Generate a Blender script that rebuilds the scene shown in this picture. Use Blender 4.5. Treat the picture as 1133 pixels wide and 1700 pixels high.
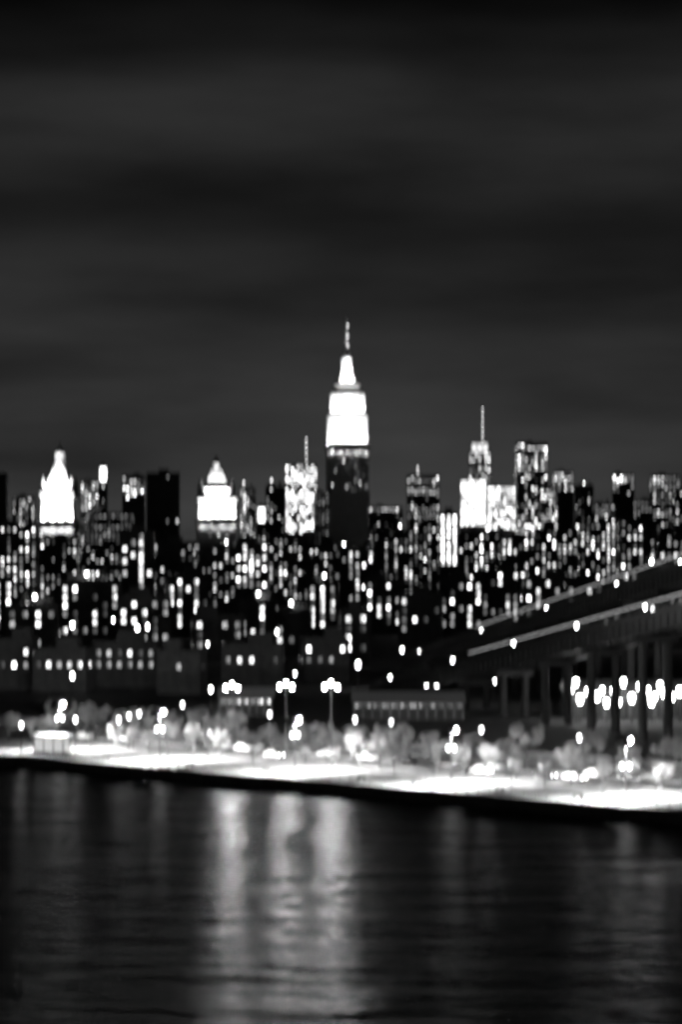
import bpy, math, random
from mathutils import Vector, Matrix
random.seed(7)
R = random.Random(11)
sc = bpy.context.scene
for o in list(bpy.data.objects):
    bpy.data.objects.remove(o)
COL = sc.collection

# ------------------------------------------------------------------ camera
F = 4600.0            # focal length in photo pixels (photo is 1133 x 1700)
CX, HY = 566.5, 930.0 # principal column, horizon row
CZ = 40.0             # eye height above the river
cam = bpy.data.cameras.new('camera'); cam_o = bpy.data.objects.new('camera', cam)
COL.objects.link(cam_o); sc.camera = cam_o
cam.sensor_fit = 'VERTICAL'; cam.sensor_height = 36.0; cam.sensor_width = 24.0
cam.lens = F / 1700.0 * 36.0
cam.shift_y = (HY - 850.0) / 1700.0
cam.clip_start = 1.0; cam.clip_end = 120000.0
cam_o.location = (0, 0, CZ); cam_o.rotation_euler = (math.radians(90), 0, 0)
cam.dof.use_dof = True                  # focus missed: everything beyond the near railing is soft
cam.dof.focus_distance = 12.0
cam.dof.aperture_fstop = 2.8
cam.dof.aperture_blades = 0
cam.dof.aperture_ratio = 2.2

# ------------------------------------------------------------------ sky
W = bpy.data.worlds.new('World'); sc.world = W; W.use_nodes = True
nt = W.node_tree; nt.nodes.clear()
def N(t, **k):
    n = nt.nodes.new(t)
    for a, b in k.items(): setattr(n, a, b)
    return n
L = lambda a, b: nt.links.new(a, b)
out = N('ShaderNodeOutputWorld'); bg = N('ShaderNodeBackground')
tc = N('ShaderNodeTexCoord'); sep = N('ShaderNodeSeparateXYZ')
L(tc.outputs['Generated'], sep.inputs[0])
# warp the strata a little so that they are not ruled lines
mp = N('ShaderNodeMapping'); mp.inputs['Scale'].default_value = (5, 5, 14); mp.inputs['Location'].default_value = (3.1, 0.4, 1.7)
L(tc.outputs['Generated'], mp.inputs[0])
nz = N('ShaderNodeTexNoise'); nz.inputs['Scale'].default_value = 1.0; nz.inputs['Detail'].default_value = 3.5; nz.inputs['Roughness'].default_value = 0.55
L(mp.outputs[0], nz.inputs['Vector'])
wv = N('ShaderNodeMath', operation='MULTIPLY_ADD'); wv.inputs[1].default_value = 0.045; wv.inputs[2].default_value = -0.0225
L(nz.outputs['Fac'], wv.inputs[0])
ad = N('ShaderNodeMath', operation='ADD'); L(sep.outputs['Z'], ad.inputs[0]); L(wv.outputs[0], ad.inputs[1])
ramp = N('ShaderNodeValToRGB'); cr = ramp.color_ramp; cr.interpolation = 'EASE'
mr = N('ShaderNodeMapRange'); mr.inputs['From Min'].default_value = 0.0; mr.inputs['From Max'].default_value = 0.5
L(ad.outputs[0], mr.inputs['Value']); L(mr.outputs[0], ramp.inputs[0])
stops = [(0.0, .052), (.04, .036), (.075, .025), (.10, .019), (.122, .0105), (.143, .021), (.163, .021), (.183, .008), (.203, .002), (.30, .0012), (.5, .0006)]
while len(cr.elements) > 1: cr.elements.remove(cr.elements[0])
for i, (p, v) in enumerate(stops):
    e = cr.elements[0] if i == 0 else cr.elements.new(p / .5)
    e.position = p / .5; e.color = (v, v, v, 1)
mp2 = N('ShaderNodeMapping'); mp2.inputs['Scale'].default_value = (7, 7, 34); mp2.inputs['Location'].default_value = (9.3, 2.2, 5.0)
L(tc.outputs['Generated'], mp2.inputs[0])
n2 = N('ShaderNodeTexNoise'); n2.inputs['Scale'].default_value = 1.0; n2.inputs['Detail'].default_value = 5
L(mp2.outputs[0], n2.inputs['Vector'])
m2 = N('ShaderNodeMapRange'); m2.inputs['From Min'].default_value = .25; m2.inputs['From Max'].default_value = .75
m2.inputs['To Min'].default_value = .45; m2.inputs['To Max'].default_value = 1.4
L(n2.outputs['Fac'], m2.inputs['Value'])
mu = N('ShaderNodeMixRGB', blend_type='MULTIPLY'); mu.inputs[0].default_value = 1
L(ramp.outputs[0], mu.inputs[1]); L(m2.outputs[0], mu.inputs[2])
L(mu.outputs[0], bg.inputs['Color']); bg.inputs['Strength'].default_value = 1.0
L(bg.outputs[0], out.inputs['Surface'])

# ------------------------------------------------------------------ exposure
vs = sc.view_settings
sc.display_settings.display_device = 'sRGB'
vs.view_transform = 'Standard'; vs.look = 'None'; vs.exposure = 0.0; vs.gamma = 1.0; vs.use_curve_mapping = False
cy = sc.cycles
sc.render.engine = 'CYCLES'
cy.use_denoising = True
try: cy.denoiser = 'OPENIMAGEDENOISE'
except Exception: pass
cy.use_light_tree = True
cy.sample_clamp_indirect = 4.0; cy.sample_clamp_direct = 0.0
cy.max_bounces = 5; cy.diffuse_bounces = 2; cy.glossy_bounces = 3; cy.transmission_bounces = 4
cy.caustics_reflective = False; cy.caustics_refractive = False
cy.pixel_filter_type = 'BLACKMAN_HARRIS'; cy.filter_width = 1.6

# ------------------------------------------------------------------ materials
MATS = {}
def mat(name, v, rough=.8, var=.25, scale=1.0, bump=0.0, metal=0.0, objvar=0.0):
    if name in MATS: return MATS[name]
    m = bpy.data.materials.new(name); m.use_nodes = True; t = m.node_tree
    b = t.nodes['Principled BSDF']; b.inputs['Roughness'].default_value = rough; b.inputs['Metallic'].default_value = metal
    c = t.nodes.new('ShaderNodeTexCoord'); n = t.nodes.new('ShaderNodeTexNoise')
    n.inputs['Scale'].default_value = scale; n.inputs['Detail'].default_value = 6; n.inputs['Roughness'].default_value = .65
    t.links.new(c.outputs['Object'], n.inputs['Vector'])
    r = t.nodes.new('ShaderNodeMapRange'); r.inputs['From Min'].default_value = .3; r.inputs['From Max'].default_value = .7
    r.inputs['To Min'].default_value = v * (1 - var); r.inputs['To Max'].default_value = v * (1 + var)
    t.links.new(n.outputs['Fac'], r.inputs['Value'])
    src = r.outputs[0]
    if objvar:
        oi = t.nodes.new('ShaderNodeObjectInfo'); mm = t.nodes.new('ShaderNodeMapRange')
        mm.inputs['To Min'].default_value = 1 - objvar; mm.inputs['To Max'].default_value = 1 + objvar
        t.links.new(oi.outputs['Random'], mm.inputs['Value'])
        q = t.nodes.new('ShaderNodeMath'); q.operation = 'MULTIPLY'
        t.links.new(src, q.inputs[0]); t.links.new(mm.outputs[0], q.inputs[1]); src = q.outputs[0]
    t.links.new(src, b.inputs['Base Color'])
    if bump:
        bn = t.nodes.new('ShaderNodeTexNoise'); bn.inputs['Scale'].default_value = scale * 4; bn.inputs['Detail'].default_value = 4
        t.links.new(c.outputs['Object'], bn.inputs['Vector'])
        bp = t.nodes.new('ShaderNodeBump'); bp.inputs['Strength'].default_value = bump; bp.inputs['Distance'].default_value = .2
        t.links.new(bn.outputs['Fac'], bp.inputs['Height']); t.links.new(bp.outputs[0], b.inputs['Normal'])
    MATS[name] = m
    return m
def emit(name, lo, hi=None, sample=True, blinds=False):
    if name in MATS: return MATS[name]
    m = bpy.data.materials.new(name); m.use_nodes = True; t = m.node_tree; t.nodes.clear()
    o = t.nodes.new('ShaderNodeOutputMaterial'); e = t.nodes.new('ShaderNodeEmission'); t.links.new(e.outputs[0], o.inputs[0])
    e.inputs['Color'].default_value = (1, 1, 1, 1); e.inputs['Strength'].default_value = lo
    if hi is not None:
        oi = t.nodes.new('ShaderNodeObjectInfo'); pw = t.nodes.new('ShaderNodeMath'); pw.operation = 'POWER'; pw.inputs[1].default_value = 2.6
        t.links.new(oi.outputs['Random'], pw.inputs[0])
        r = t.nodes.new('ShaderNodeMapRange'); r.inputs['To Min'].default_value = lo; r.inputs['To Max'].default_value = hi
        t.links.new(pw.outputs[0], r.inputs['Value']); src = r.outputs[0]
        if blinds:
            c = t.nodes.new('ShaderNodeTexCoord'); n = t.nodes.new('ShaderNodeTexNoise'); n.noise_dimensions = '4D'
            n.inputs['Scale'].default_value = 1.3; n.inputs['Detail'].default_value = 1
            t.links.new(c.outputs['Object'], n.inputs['Vector']); t.links.new(oi.outputs['Random'], n.inputs['W'])
            q = t.nodes.new('ShaderNodeMapRange'); q.inputs['From Min'].default_value = .35; q.inputs['From Max'].default_value = .65
            q.inputs['To Min'].default_value = .35; q.inputs['To Max'].default_value = 1.3
            t.links.new(n.outputs['Fac'], q.inputs['Value'])
            mu = t.nodes.new('ShaderNodeMath'); mu.operation = 'MULTIPLY'
            t.links.new(src, mu.inputs[0]); t.links.new(q.outputs[0], mu.inputs[1]); src = mu.outputs[0]
        t.links.new(src, e.inputs['Strength'])
    try: m.cycles.emission_sampling = 'FRONT' if sample else 'NONE'
    except Exception: pass
    MATS[name] = m
    return m
M_brick = mat('dark_brick', .10, .9, .3, .5)
M_conc = mat('grey_concrete', .16, .85, .25, .3)
M_stone = mat('pale_limestone', .42, .8, .18, .25)
M_darkglass = mat('dark_curtain_wall', .05, .5, .2, .2)
M_roof = mat('tar_roof', .05, .95, .3, .4)
M_frame = mat('window_frame_paint', .12, .6, .1, 2)
M_metal = mat('dark_painted_steel', .06, .5, .2, 3, metal=.3)
M_steel = mat('weathered_bridge_steel', .035, .6, .25, .4)
M_pave = mat('concrete_paving', .17, .8, .3, .45, bump=.15, objvar=.16)
M_road = mat('worn_concrete_road', .10, .85, .3, .3, bump=.1)
M_court = mat('gravel_court', .16, .95, .35, .35, bump=.3)
M_asph = mat('asphalt', .07, .85, .35, .5, bump=.1)
M_ground = mat('city_ground', .05, .95, .4, .02)
M_wall = mat('granite_seawall', .30, .85, .35, .6, bump=.3, objvar=.25)
M_cope = mat('granite_coping', .42, .75, .2, .8)
M_grass = mat('lawn_grass', .09, .95, .4, .8, bump=.6)
M_leaf = mat('foliage', .16, .6, .45, .5)
M_bark = mat('bark', .08, .95, .3, 3)
M_line = mat('road_paint', .7, .6, .15, 2)
M_rubber = mat('tyre_rubber', .02, .9, .1, 4)
M_glass = mat('car_glass', .02, .08, .1, 1)
M_rail = mat('galvanised_rail', .5, .45, .15, 2, metal=.4)
E_win = {'dim': emit('window_glow_dim', .12, 1.5, False, True), 'mid': emit('window_glow', .5, 6.0, False, True),
         'hot': emit('window_glow_bright', 3.0, 16.0, False, True)}
E_shore = emit('shore_lamp_lens', 9.0)
E_street = emit('street_lamp_lens', 22.0)
E_city = emit('city_lamp_lens', 26.0, None, False)
E_faint = emit('faint_lamp_lens', 5.0, None, False)
E_prom = emit('added_head_lens', 260.0)  # lens of the head added above each promenade lamp
E_top = emit('post_top_lantern', 9.0)
E_inland_fill = emit('inland_fill_glow', 44000.0)  # added fill emitter that brightens the trees behind the lamps
E_flood = emit('flood_lens', 420.0)
E_bridge = emit('bridge_lamp_lens', 36.0)
E_shed = emit('yard_lamp_lens', 24.0)
E_kiosk = emit('kiosk_light_panel', 3.0)
E_head = emit('headlight_lens', 25.0, None, False)
E_tail = emit('tail_light_lens', 6.0, None, False)
E_sign = emit('lantern_glow', 5.0, None, False)

# ------------------------------------------------------------------ mesh helpers
class MB:
    def __init__(s): s.v = []; s.f = []; s.m = []; s.sm = []
    def add(s, vs, fs, mi=0, smooth=False):
        b = len(s.v); s.v += [tuple(v) for v in vs]
        for f in fs: s.f.append([b + i for i in f]); s.m.append(mi); s.sm.append(smooth)
        return s
    def box(s, x0, x1, y0, y1, z0, z1, mi=0):
        return s.add([(x0,y0,z0),(x1,y0,z0),(x1,y1,z0),(x0,y1,z0),(x0,y0,z1),(x1,y0,z1),(x1,y1,z1),(x0,y1,z1)],
              [(0,3,2,1),(4,5,6,7),(0,1,5,4),(1,2,6,5),(2,3,7,6),(3,0,4,7)], mi)
    def taper(s, cx, cy, z0, z1, w0, d0, w1, d1, mi=0):
        a, b, c, d = w0/2, d0/2, w1/2, d1/2
        return s.add([(cx-a,cy-b,z0),(cx+a,cy-b,z0),(cx+a,cy+b,z0),(cx-a,cy+b,z0),(cx-c,cy-d,z1),(cx+c,cy-d,z1),(cx+c,cy+d,z1),(cx-c,cy+d,z1)],
              [(0,3,2,1),(4,5,6,7),(0,1,5,4),(1,2,6,5),(2,3,7,6),(3,0,4,7)], mi)
    def cyl(s, cx, cy, z0, z1, r0, r1, n=10, mi=0, smooth=True):
        vs = []
        for z, r in ((z0, r0), (z1, r1)):
            for i in range(n):
                a = 2*math.pi*i/n; vs.append((cx+r*math.cos(a), cy+r*math.sin(a), z))
        s.add(vs, [(i,(i+1)%n,n+(i+1)%n,n+i) for i in range(n)], mi, smooth)
        return s.add(vs, [tuple(range(n-1,-1,-1)), tuple(range(n,2*n))], mi)
    def tube(s, p, q, r0, r1, n=6, mi=0):
        p, q = Vector(p), Vector(q); d = (q-p); 
        if d.length < 1e-6: return s
        d.normalize(); u = d.orthogonal().normalized(); w = d.cross(u); vs = []
        for c, r in ((p, r0), (q, r1)):
            for i in range(n):
                a = 2*math.pi*i/n; vs.append(c + u*(r*math.cos(a)) + w*(r*math.sin(a)))
        return s.add(vs, [(i,(i+1)%n,n+(i+1)%n,n+i) for i in range(n)] + [tuple(range(n-1,-1,-1)), tuple(range(n,2*n))], mi, True)
    def ball(s, c, r, rz=None, seg=10, rings=6, mi=0):
        rz = rz or r; vs = [(c[0], c[1], c[2]-rz)]; fs = []
        for j in range(1, rings):
            t = -math.pi/2 + math.pi*j/rings
            for i in range(seg):
                a = 2*math.pi*i/seg; vs.append((c[0]+r*math.cos(t)*math.cos(a), c[1]+r*math.cos(t)*math.sin(a), c[2]+rz*math.sin(t)))
        vs.append((c[0], c[1], c[2]+rz)); top = len(vs)-1
        for i in range(seg): fs.append((0, 1+(i+1)%seg, 1+i)); fs.append((top, top-seg+i, top-seg+(i+1)%seg))
        for j in range(rings-2):
            for i in range(seg):
                a = 1+j*seg; fs.append((a+i, a+(i+1)%seg, a+seg+(i+1)%seg, a+seg+i))
        return s.add(vs, fs, mi, True)
    def mesh(s, name, mats):
        me = bpy.data.meshes.new(name); me.from_pydata(s.v, [], s.f)
        for m in (mats if isinstance(mats, (list, tuple)) else [mats]): me.materials.append(m)
        me.polygons.foreach_set('material_index', s.m); me.polygons.foreach_set('use_smooth', s.sm); me.update()
        return me
    def build(s, name, mats, parent=None, loc=(0,0,0)):
        return link(name, s.mesh(name, mats), parent, loc)
def link(name, me, parent=None, loc=(0,0,0), rz=0.0, scale=None):
    o = bpy.data.objects.new(name, me); COL.objects.link(o); o.location = loc
    if rz: o.rotation_euler = (0, 0, rz)
    if scale: o.scale = scale
    if parent: o.parent = parent
    return o
def tag(o, label=None, cat=None, group=None, kind=None):
    if label: o['label'] = label
    if cat: o['category'] = cat
    if group: o['group'] = group
    if kind: o['kind'] = kind
    return o
def empty(name, loc, rz=0.0):
    o = link(name, None, None, loc, rz); o.empty_display_size = .5
    return o
def at(px, py, D): return Vector(((px-CX)/F*D, D, CZ-(py-HY)/F*D))
def ords(n):
    w = ['first','second','third','fourth','fifth','sixth','seventh','eighth','ninth','tenth','eleventh','twelfth','thirteenth','fourteenth','fifteenth',
         'sixteenth','seventeenth','eighteenth','nineteenth','twentieth','twenty-first','twenty-second','twenty-third','twenty-fourth','twenty-fifth','twenty-sixth'] + [f'{a}-{b}' for a in ('twenty','thirty') for b in ('first','second','third','fourth','fifth','sixth','seventh','eighth','ninth')][6:]
    return w[n]
GZ = 3.5      # city ground level
QZ = 1.8      # quay level

# ------------------------------------------------------------------ shore frame: s along the quay edge, t inland
S0 = Vector((-66.6, 541.0)); DS = Vector((.692, -.722)).normalized(); NS = Vector((-DS.y, DS.x))
SHR = math.atan2(DS.y, DS.x)
def sh(s, t, z): p = S0 + DS*s + NS*t; return Vector((p.x, p.y, z))
def shore_rect(name, s0, s1, t0, t1, z, m, nx=1, ny=1, jitter=0.0, kind='structure'):
    b = MB(); vs = []
    for j in range(ny+1):
        for i in range(nx+1):
            vs.append(sh(s0+(s1-s0)*i/nx, t0+(t1-t0)*j/ny, z + (R.uniform(-jitter, jitter) if 0 < i < nx and 0 < j < ny else 0)))
    fs = [(j*(nx+1)+i, j*(nx+1)+i+1, (j+1)*(nx+1)+i+1, (j+1)*(nx+1)+i) for j in range(ny) for i in range(nx)]
    b.add(vs, fs); o = b.build(name, m); return tag(o, kind=kind) if kind else o

# ------------------------------------------------------------------ water
def water_material():
    m = bpy.data.materials.new('river_water'); m.use_nodes = True; t = m.node_tree; b = t.nodes['Principled BSDF']
    b.inputs['Base Color'].default_value = (.004, .004, .004, 1); b.inputs['Roughness'].default_value = .24; b.inputs['IOR'].default_value = 1.33; b.inputs['Specular IOR Level'].default_value = .05
    c = t.nodes.new('ShaderNodeTexCoord')
    prev = None
    for sc_, st, dist, rot, sx in ((.09, .8, 1.4, .4, .5), (.5, 1.0, .48, -.3, .42)):
        mp_ = t.nodes.new('ShaderNodeMapping'); mp_.inputs['Scale'].default_value = (sc_*sx, sc_, sc_); mp_.inputs['Rotation'].default_value = (0, 0, rot)
        n = t.nodes.new('ShaderNodeTexNoise'); n.inputs['Scale'].default_value = 1; n.inputs['Detail'].default_value = 3; n.inputs['Distortion'].default_value = .4
        t.links.new(c.outputs['Object'], mp_.inputs[0]); t.links.new(mp_.outputs[0], n.inputs['Vector'])
        bp = t.nodes.new('ShaderNodeBump'); bp.inputs['Strength'].default_value = st; bp.inputs['Distance'].default_value = dist
        t.links.new(n.outputs['Fac'], bp.inputs['Height'])
        if prev: t.links.new(prev.outputs[0], bp.inputs['Normal'])
        prev = bp
    t.links.new(prev.outputs[0], b.inputs['Normal'])
    return m
b = MB()
b.add([sh(-4000, .6, 0), sh(3000, .6, 0), sh(3000, -3000, 0), sh(-4000, -3000, 0)], [(0, 3, 2, 1)])
tag(b.build('river_water', water_material()), kind='structure')

# ------------------------------------------------------------------ ground, quay, road
b = MB(); b.add([sh(-4000, 66.0, GZ), sh(4000, 66.0, GZ), sh(9000, 9000, GZ), sh(-9000, 9000, GZ)], [(0,1,2,3)])
tag(b.build('ground', M_ground), kind='structure')
SA, SB = -60.0, 214.0
for (n, t0, t1, z, m) in (('quay_base', .9, 66.1, QZ-.06, M_asph), ('verge', 27.0, 31.0, QZ+.10, M_grass), ('road', 31.3, 45.0, QZ-.02, M_road)):
    shore_rect(n, SA-300, SB+300, t0, t1, z, m)
b = MB(); b.add([sh(SA-300, 65.9, QZ-.1), sh(SB+300, 65.9, QZ-.1), sh(SB+300, 65.9, GZ+.02), sh(SA-300, 65.9, GZ+.02)], [(0,1,2,3)])
tag(b.build('bank', M_conc), kind='structure')
lawn = shore_rect('lawn', SA, SB, 45.6, 53.0, QZ+.14, M_grass, 110, 4, .10)
shore_rect('gravel_court', SA, SB, 53.0, 65.5, QZ+.10, M_court, 60, 4, .03)
for t in (31.1, 45.3):   # kerbs
    k = MB()
    for s in range(int(SA), int(SB), 6):
        p = [sh(s+.03, t-.15, QZ-.1), sh(s+5.97, t-.15, QZ-.1), sh(s+5.97, t+.15, QZ-.1), sh(s+.03, t+.15, QZ-.1)]
        q = [v+Vector((0,0,.24)) for v in p]
        k.add(p+q, [(0,3,2,1),(4,5,6,7),(0,1,5,4),(1,2,6,5),(2,3,7,6),(3,0,4,7)])
    tag(k.build('kerb', M_cope), kind='structure')
k = MB()
for s in range(int(SA), int(SB), 9):
    k.add([sh(s, 38.1, QZ-.015), sh(s+4, 38.1, QZ-.015), sh(s+4, 38.3, QZ-.015), sh(s, 38.3, QZ-.015)], [(0,1,2,3)])
for t in (32.0, 44.4):
    k.add([sh(SA, t, QZ-.015), sh(SB, t, QZ-.015), sh(SB, t+.15, QZ-.015), sh(SA, t+.15, QZ-.015)], [(0,1,2,3)])
tag(k.build('road_marking', M_line), kind='structure')
# esplanade of single slabs
esp = empty('esplanade', sh(0, 0, 0), SHR); tag(esp, kind='structure')
SL = 5.2
sm = MB().taper(0, 0, QZ-.3, QZ, SL-.07, SL-.07, SL-.13, SL-.13).mesh('slab', M_pave)
i0, i1 = -11, 41
for j in range(5):
    for i in range(i0, i1):
        link('slab', sm, esp, ((i+.5)*SL, 1.0+(j+.5)*SL, R.uniform(-.012, .012)), R.uniform(-.002, .002))
# sea wall of single blocks under a coping
sw = empty('seawall', sh(0, 0, 0), SHR); tag(sw, 'granite block seawall along the river with pale coping', 'seawall')
bm_ = MB().box(-1.96, 1.96, 0, .9, -.60, .60).mesh('stone', M_wall)
for r_ in range(2):
    for i in range(int(SA/4), int(SB/4)):
        link('stone', bm_, sw, (i*4.0 + (2.0 if r_ else 0.0), R.uniform(-.05, .05), -.55+1.22*r_))
cm = MB().taper(0, .45, QZ-.69, QZ+.22, 3.96, 1.25, 3.92, 1.15).mesh('coping_stone', M_cope)
for i in range(int(SA/4), int(SB/4)):
    link('coping_stone', cm, sw, (i*4.0+2.0, 0, 0))
b = MB(); b.add([sh(SA-300,.5,-2), sh(SB+300,.5,-2), sh(SB+300,.5,QZ-.07), sh(SA-300,.5,QZ-.07)], [(0,1,2,3)])
tag(b.build('quay_face', M_wall), kind='structure')
# railing: posts and three rails
rl = empty('railing', sh(0, .9, 0), SHR); tag(rl, 'steel railing with three rails along the quay edge', 'railing')
pm = MB().box(-.05, .05, -.05, .05, QZ+.2, QZ+1.35).mesh('post', M_rail)
for i in range(int(SA/2.5), int(SB/2.5)): link('post', pm, rl, (i*2.5, 0, 0))
for z in (.55, .9, 1.33):
    MB().box(SA, SB, -.035, .035, QZ+z-.03, QZ+z+.03).build('rail', M_rail, rl)

# ------------------------------------------------------------------ lamps
LM = {}
def cached(key, fn):
    if key not in LM: LM[key] = fn()
    return LM[key]
UNIT_POST = MB().cyl(0, 0, 0, 1, .11, .07, 8).mesh('post', M_metal)
def lamp(base, top_z, E, label, cat='street lamp', group=None, name='street_lamp', kind='globe', face=0.0, size=1.0):
    """an upright post with a head: kind 'globe' (lantern), 'hood' (shaded downlight on an arm), 'flood' (bank of floods)"""
    h = top_z - base.z
    r = empty(name, base, face)
    link('post', UNIT_POST, r, (0,0,0), scale=(size, size, h))
    link('base', cached('base', lambda: MB().cyl(0,0,0,.5,.24,.16,8).mesh('base', M_metal)), r, (0,0,0))
    if kind == 'globe':
        link('lantern_glass', cached(('gl', E.name), lambda: MB().cyl(0,0,-.42,.30,.26,.44,10).ball((0,0,.30),.44,.32,10,6).mesh('lantern_glass', E)), r, (0,0,h+.42*size), scale=(size,)*3)
        link('cap', cached('cap', lambda: MB().cyl(0,0,.62,.78,.30,.06,10).mesh('cap', M_metal)), r, (0,0,h+.42*size), scale=(size,)*3)
    elif kind == 'hood':
        hh = 9.6        # head added above the pedestrian lantern to light the paving evenly
        link('added_upper_post', UNIT_POST, r, (0,.0,h), scale=(.7,.7,hh-h))
        link('arm', cached('arm', lambda: MB().tube((0,0,0),(0,-.9,.12),.05,.05).mesh('arm', M_metal)), r, (0,0,hh-.1))
        link('hood', cached('hood', lambda: MB().taper(0,-.9,.0,.3,1.7,1.5,1.0,.8).mesh('hood', M_metal)), r, (0,0,hh))
        def vlens():
            v = [(-.6,-1.2,-.01),(0,-1.2,-.55),(.6,-1.2,-.01),(-.6,-.55,-.01),(0,-.55,-.55),(.6,-.55,-.01)]
            return MB().add(v, [(0,1,2),(5,4,3),(0,3,4,1),(1,4,5,2),(0,2,5,3)]).mesh('lens', E)
        link('lens', cached(('hl', E.name), vlens), r, (0,0,hh))
        link('inland_fill_lens', cached('il', lambda: MB().box(-.8,.8,-.50,-.42,-.60,-.38).mesh('inland_fill_lens', E_inland_fill)), r, (0,0,hh))  # fill light added inside the head, aimed at the trees
        link('added_visor', cached('vz', lambda: MB().box(-.95,.95,.58,.62,-.63,.02).box(-.95,.95,-.14,.62,.021,.06).mesh('added_visor', M_metal)), r, (0,0,hh))  # baffle added to keep the inland fill off ramps and facades
        link('added_river_shield', cached('rs', lambda: MB().box(-.85,.85,-1.66,-1.62,-1.32,.02).box(-.89,-.85,-1.66,-.9,-1.32,.02).box(.85,.89,-1.66,-.9,-1.32,.02).box(-.89,-.85,-.9,-.2,-.9,.02).box(.85,.89,-.9,-.2,-.9,.02).mesh('added_river_shield', M_metal)), r, (0,0,hh))  # baffle added to keep the lens from reflecting in the river
        link('bracket', cached('bk', lambda: MB().box(-.85,.85,-.05,.05,-.08,.02).box(-.05,.05,-.85,.85,-.08,.02).mesh('bracket', M_metal)), r, (0,0,h))
        for gx, gy in ((.8,0),(-.8,0),(0,.8),(0,-.8)):
            link('globe', cached('tg', lambda: MB().cyl(0,0,-.3,-.2,.12,.18,8).ball((0,0,.1),.36,.36,10,6).mesh('globe', E_top)), r, (gx,gy,h+.32))
    elif kind == 'double':
        for sx in (-1, 1):
            link('arm', cached(('arm', sx), lambda: MB().tube((0,0,0),(sx*.9,0,.35),.05,.05).mesh('arm', M_metal)), r, (0,0,h))
            link('hood', cached(('hood', sx), lambda: MB().taper(sx*1.3,0,.33,.55,1.1,.6,.6,.4).mesh('hood', M_metal)), r, (0,0,h))
            link('lens', cached(('hl', sx, E.name), lambda: MB().taper(sx*1.3,0,.08,.32,.7,.4,1.0,.55).mesh('lens', E)), r, (0,0,h))
    elif kind == 'flood':
        link('crossbar', cached('cb', lambda: MB().box(-1.5,1.5,-.06,.06,-.06,.06).box(-.06,.06,-.05,.05,-.06,.8).mesh('crossbar', M_metal)), r, (0,0,h))
        for sx, sz in ((-1.25,.05),(0,.75),(1.25,.0)):
            for nm, key, fn in (('floodlight', 'fh', lambda: MB().cyl(0,0,0,.38,.20,.42,12).mesh('floodlight', M_metal)), ('lens', ('fl', E.name), lambda: MB().cyl(0,0,.381,.43,.36,.36,12).mesh('lens', E))):
                link(nm, cached(key, fn), r, (sx,-.1,h+.35+sz)).rotation_euler = (math.radians(96), 0, 0)
    return tag(r, label, cat, group)

# esplanade lamps (globes, plus an added hooded head that lights paving and trees)
proms = [(265, 1226), (490, 1236), (750, 1258), (1040, 1288)]
lab = ['leftmost blazing hooded lamp post on the riverside paving', 'second blazing hooded lamp post along the riverside paving, under the bright tower',
       'third blazing hooded lamp post along the riverside paving', 'rightmost blazing hooded lamp post on the riverside paving']
def quay_point(px, t):
    """point at inland offset t that lies in the given photo column"""
    k = (px-CX)/F
    # S0 + DS*s + NS*t : x = k*y
    s = (k*(S0.y+NS.y*t) - (S0.x+NS.x*t)) / (DS.x - k*DS.y)
    return sh(s, t, QZ)
for (px, py), lb in zip(proms, lab):
    p = quay_point(px, 14.0); z = at(px, py-12, p.y).z
    lamp(p, z, E_prom, lb, 'lamp post', 'promenade lamps', 'promenade_lamp', 'hood', SHR)
# smaller lanterns among the trees and along the road
small = [(35,1205),(125,1196),(197,1196),(214,1190),(231,1186),(303,1171),(448,1187),(590,1196),(800,1213),(963,1226),(650,1200)]
for i, (px, py) in enumerate(small):
    zt = QZ + (6.4 if i % 2 else 5.6)
    D = (CZ-zt)*F/(py-HY); p = at(px, py, D)
    E = E_faint if px in (650,) else E_shore
    lamp(Vector((p.x, p.y, QZ-.1 if (Vector((p.x,p.y))-S0).dot(NS) < 65 else GZ)), p.z-.4, E, f'globe street lamp behind the riverside trees, {ords(sorted(small).index((px,py)))} of eleven from the left', 'street lamp', 'globe lamps along the riverside road')
# flood masts that throw light across the river
fl = [(385, 1141, 565, 'leftmost of the three floodlight masts facing the river'), (475, 1139, 545, 'middle one of the three floodlight masts facing the river'), (550, 1139, 535, 'rightmost of the three floodlight masts facing the river')]
for px, py, D, lb in fl:
    p = at(px, py, D); lamp(Vector((p.x, D, QZ-.1)), p.z-.5, E_flood, lb, 'floodlight mast', 'flood masts facing the river', 'floodlight_mast', 'flood')
p = at(717, 1140, 690); lamp(Vector((p.x, 690, GZ)), p.z, E_street, 'tall double-headed lamp post standing alone right of centre above the dark lawn', 'street lamp', None, 'street_lamp', 'double', 0, 1.6)
# high street lamps in the blocks behind
mid = [(350,1146,690),(120,1124,740),(120,1040,960),(188,1030,1040),(228,1046,940),(245,1042,940),(345,1070,860),(460,1050,900),(490,1119,760),(595,1106,790),
       (668,1080,820),(820,1133,700),(873,1140,690),(668,868,2050),(430,985,1150),(958,1070,700)]
ml = ['lone globe lamp left of the flood masts', 'lower globe lamp at far left above the kiosk', 'upper globe lamp at far left among the blocks', 'globe lamp between the far left lamp and the close pair',
      'left lamp of the close pair among the left blocks', 'right lamp of the close pair among the left blocks', 'bright globe lamp in front of the blocks below the crowned tower', 'globe lamp among the blocks above the right flood mast',
      'globe lamp just up and right of the right flood mast', 'bright globe lamp at the foot of the upper ramp',
      'globe lamp between the two ramps at their low end', 'left globe lamp on the dark lawn under the ramps', 'right globe lamp on the dark lawn under the ramps', '', '', 'globe lamp standing under the lower ramp']
for (px, py, D), lb in zip(mid, ml):
    if not lb: continue
    p = at(px, py, D); lamp(Vector((p.x, D, GZ)), p.z-.4, E_street if lb.startswith('bright') or px in (120, 245) else E_city, lb, 'street lamp', 'lamps among the blocks', size=R.choice((.85, 1.1, 1.3, 1.6)))

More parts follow.
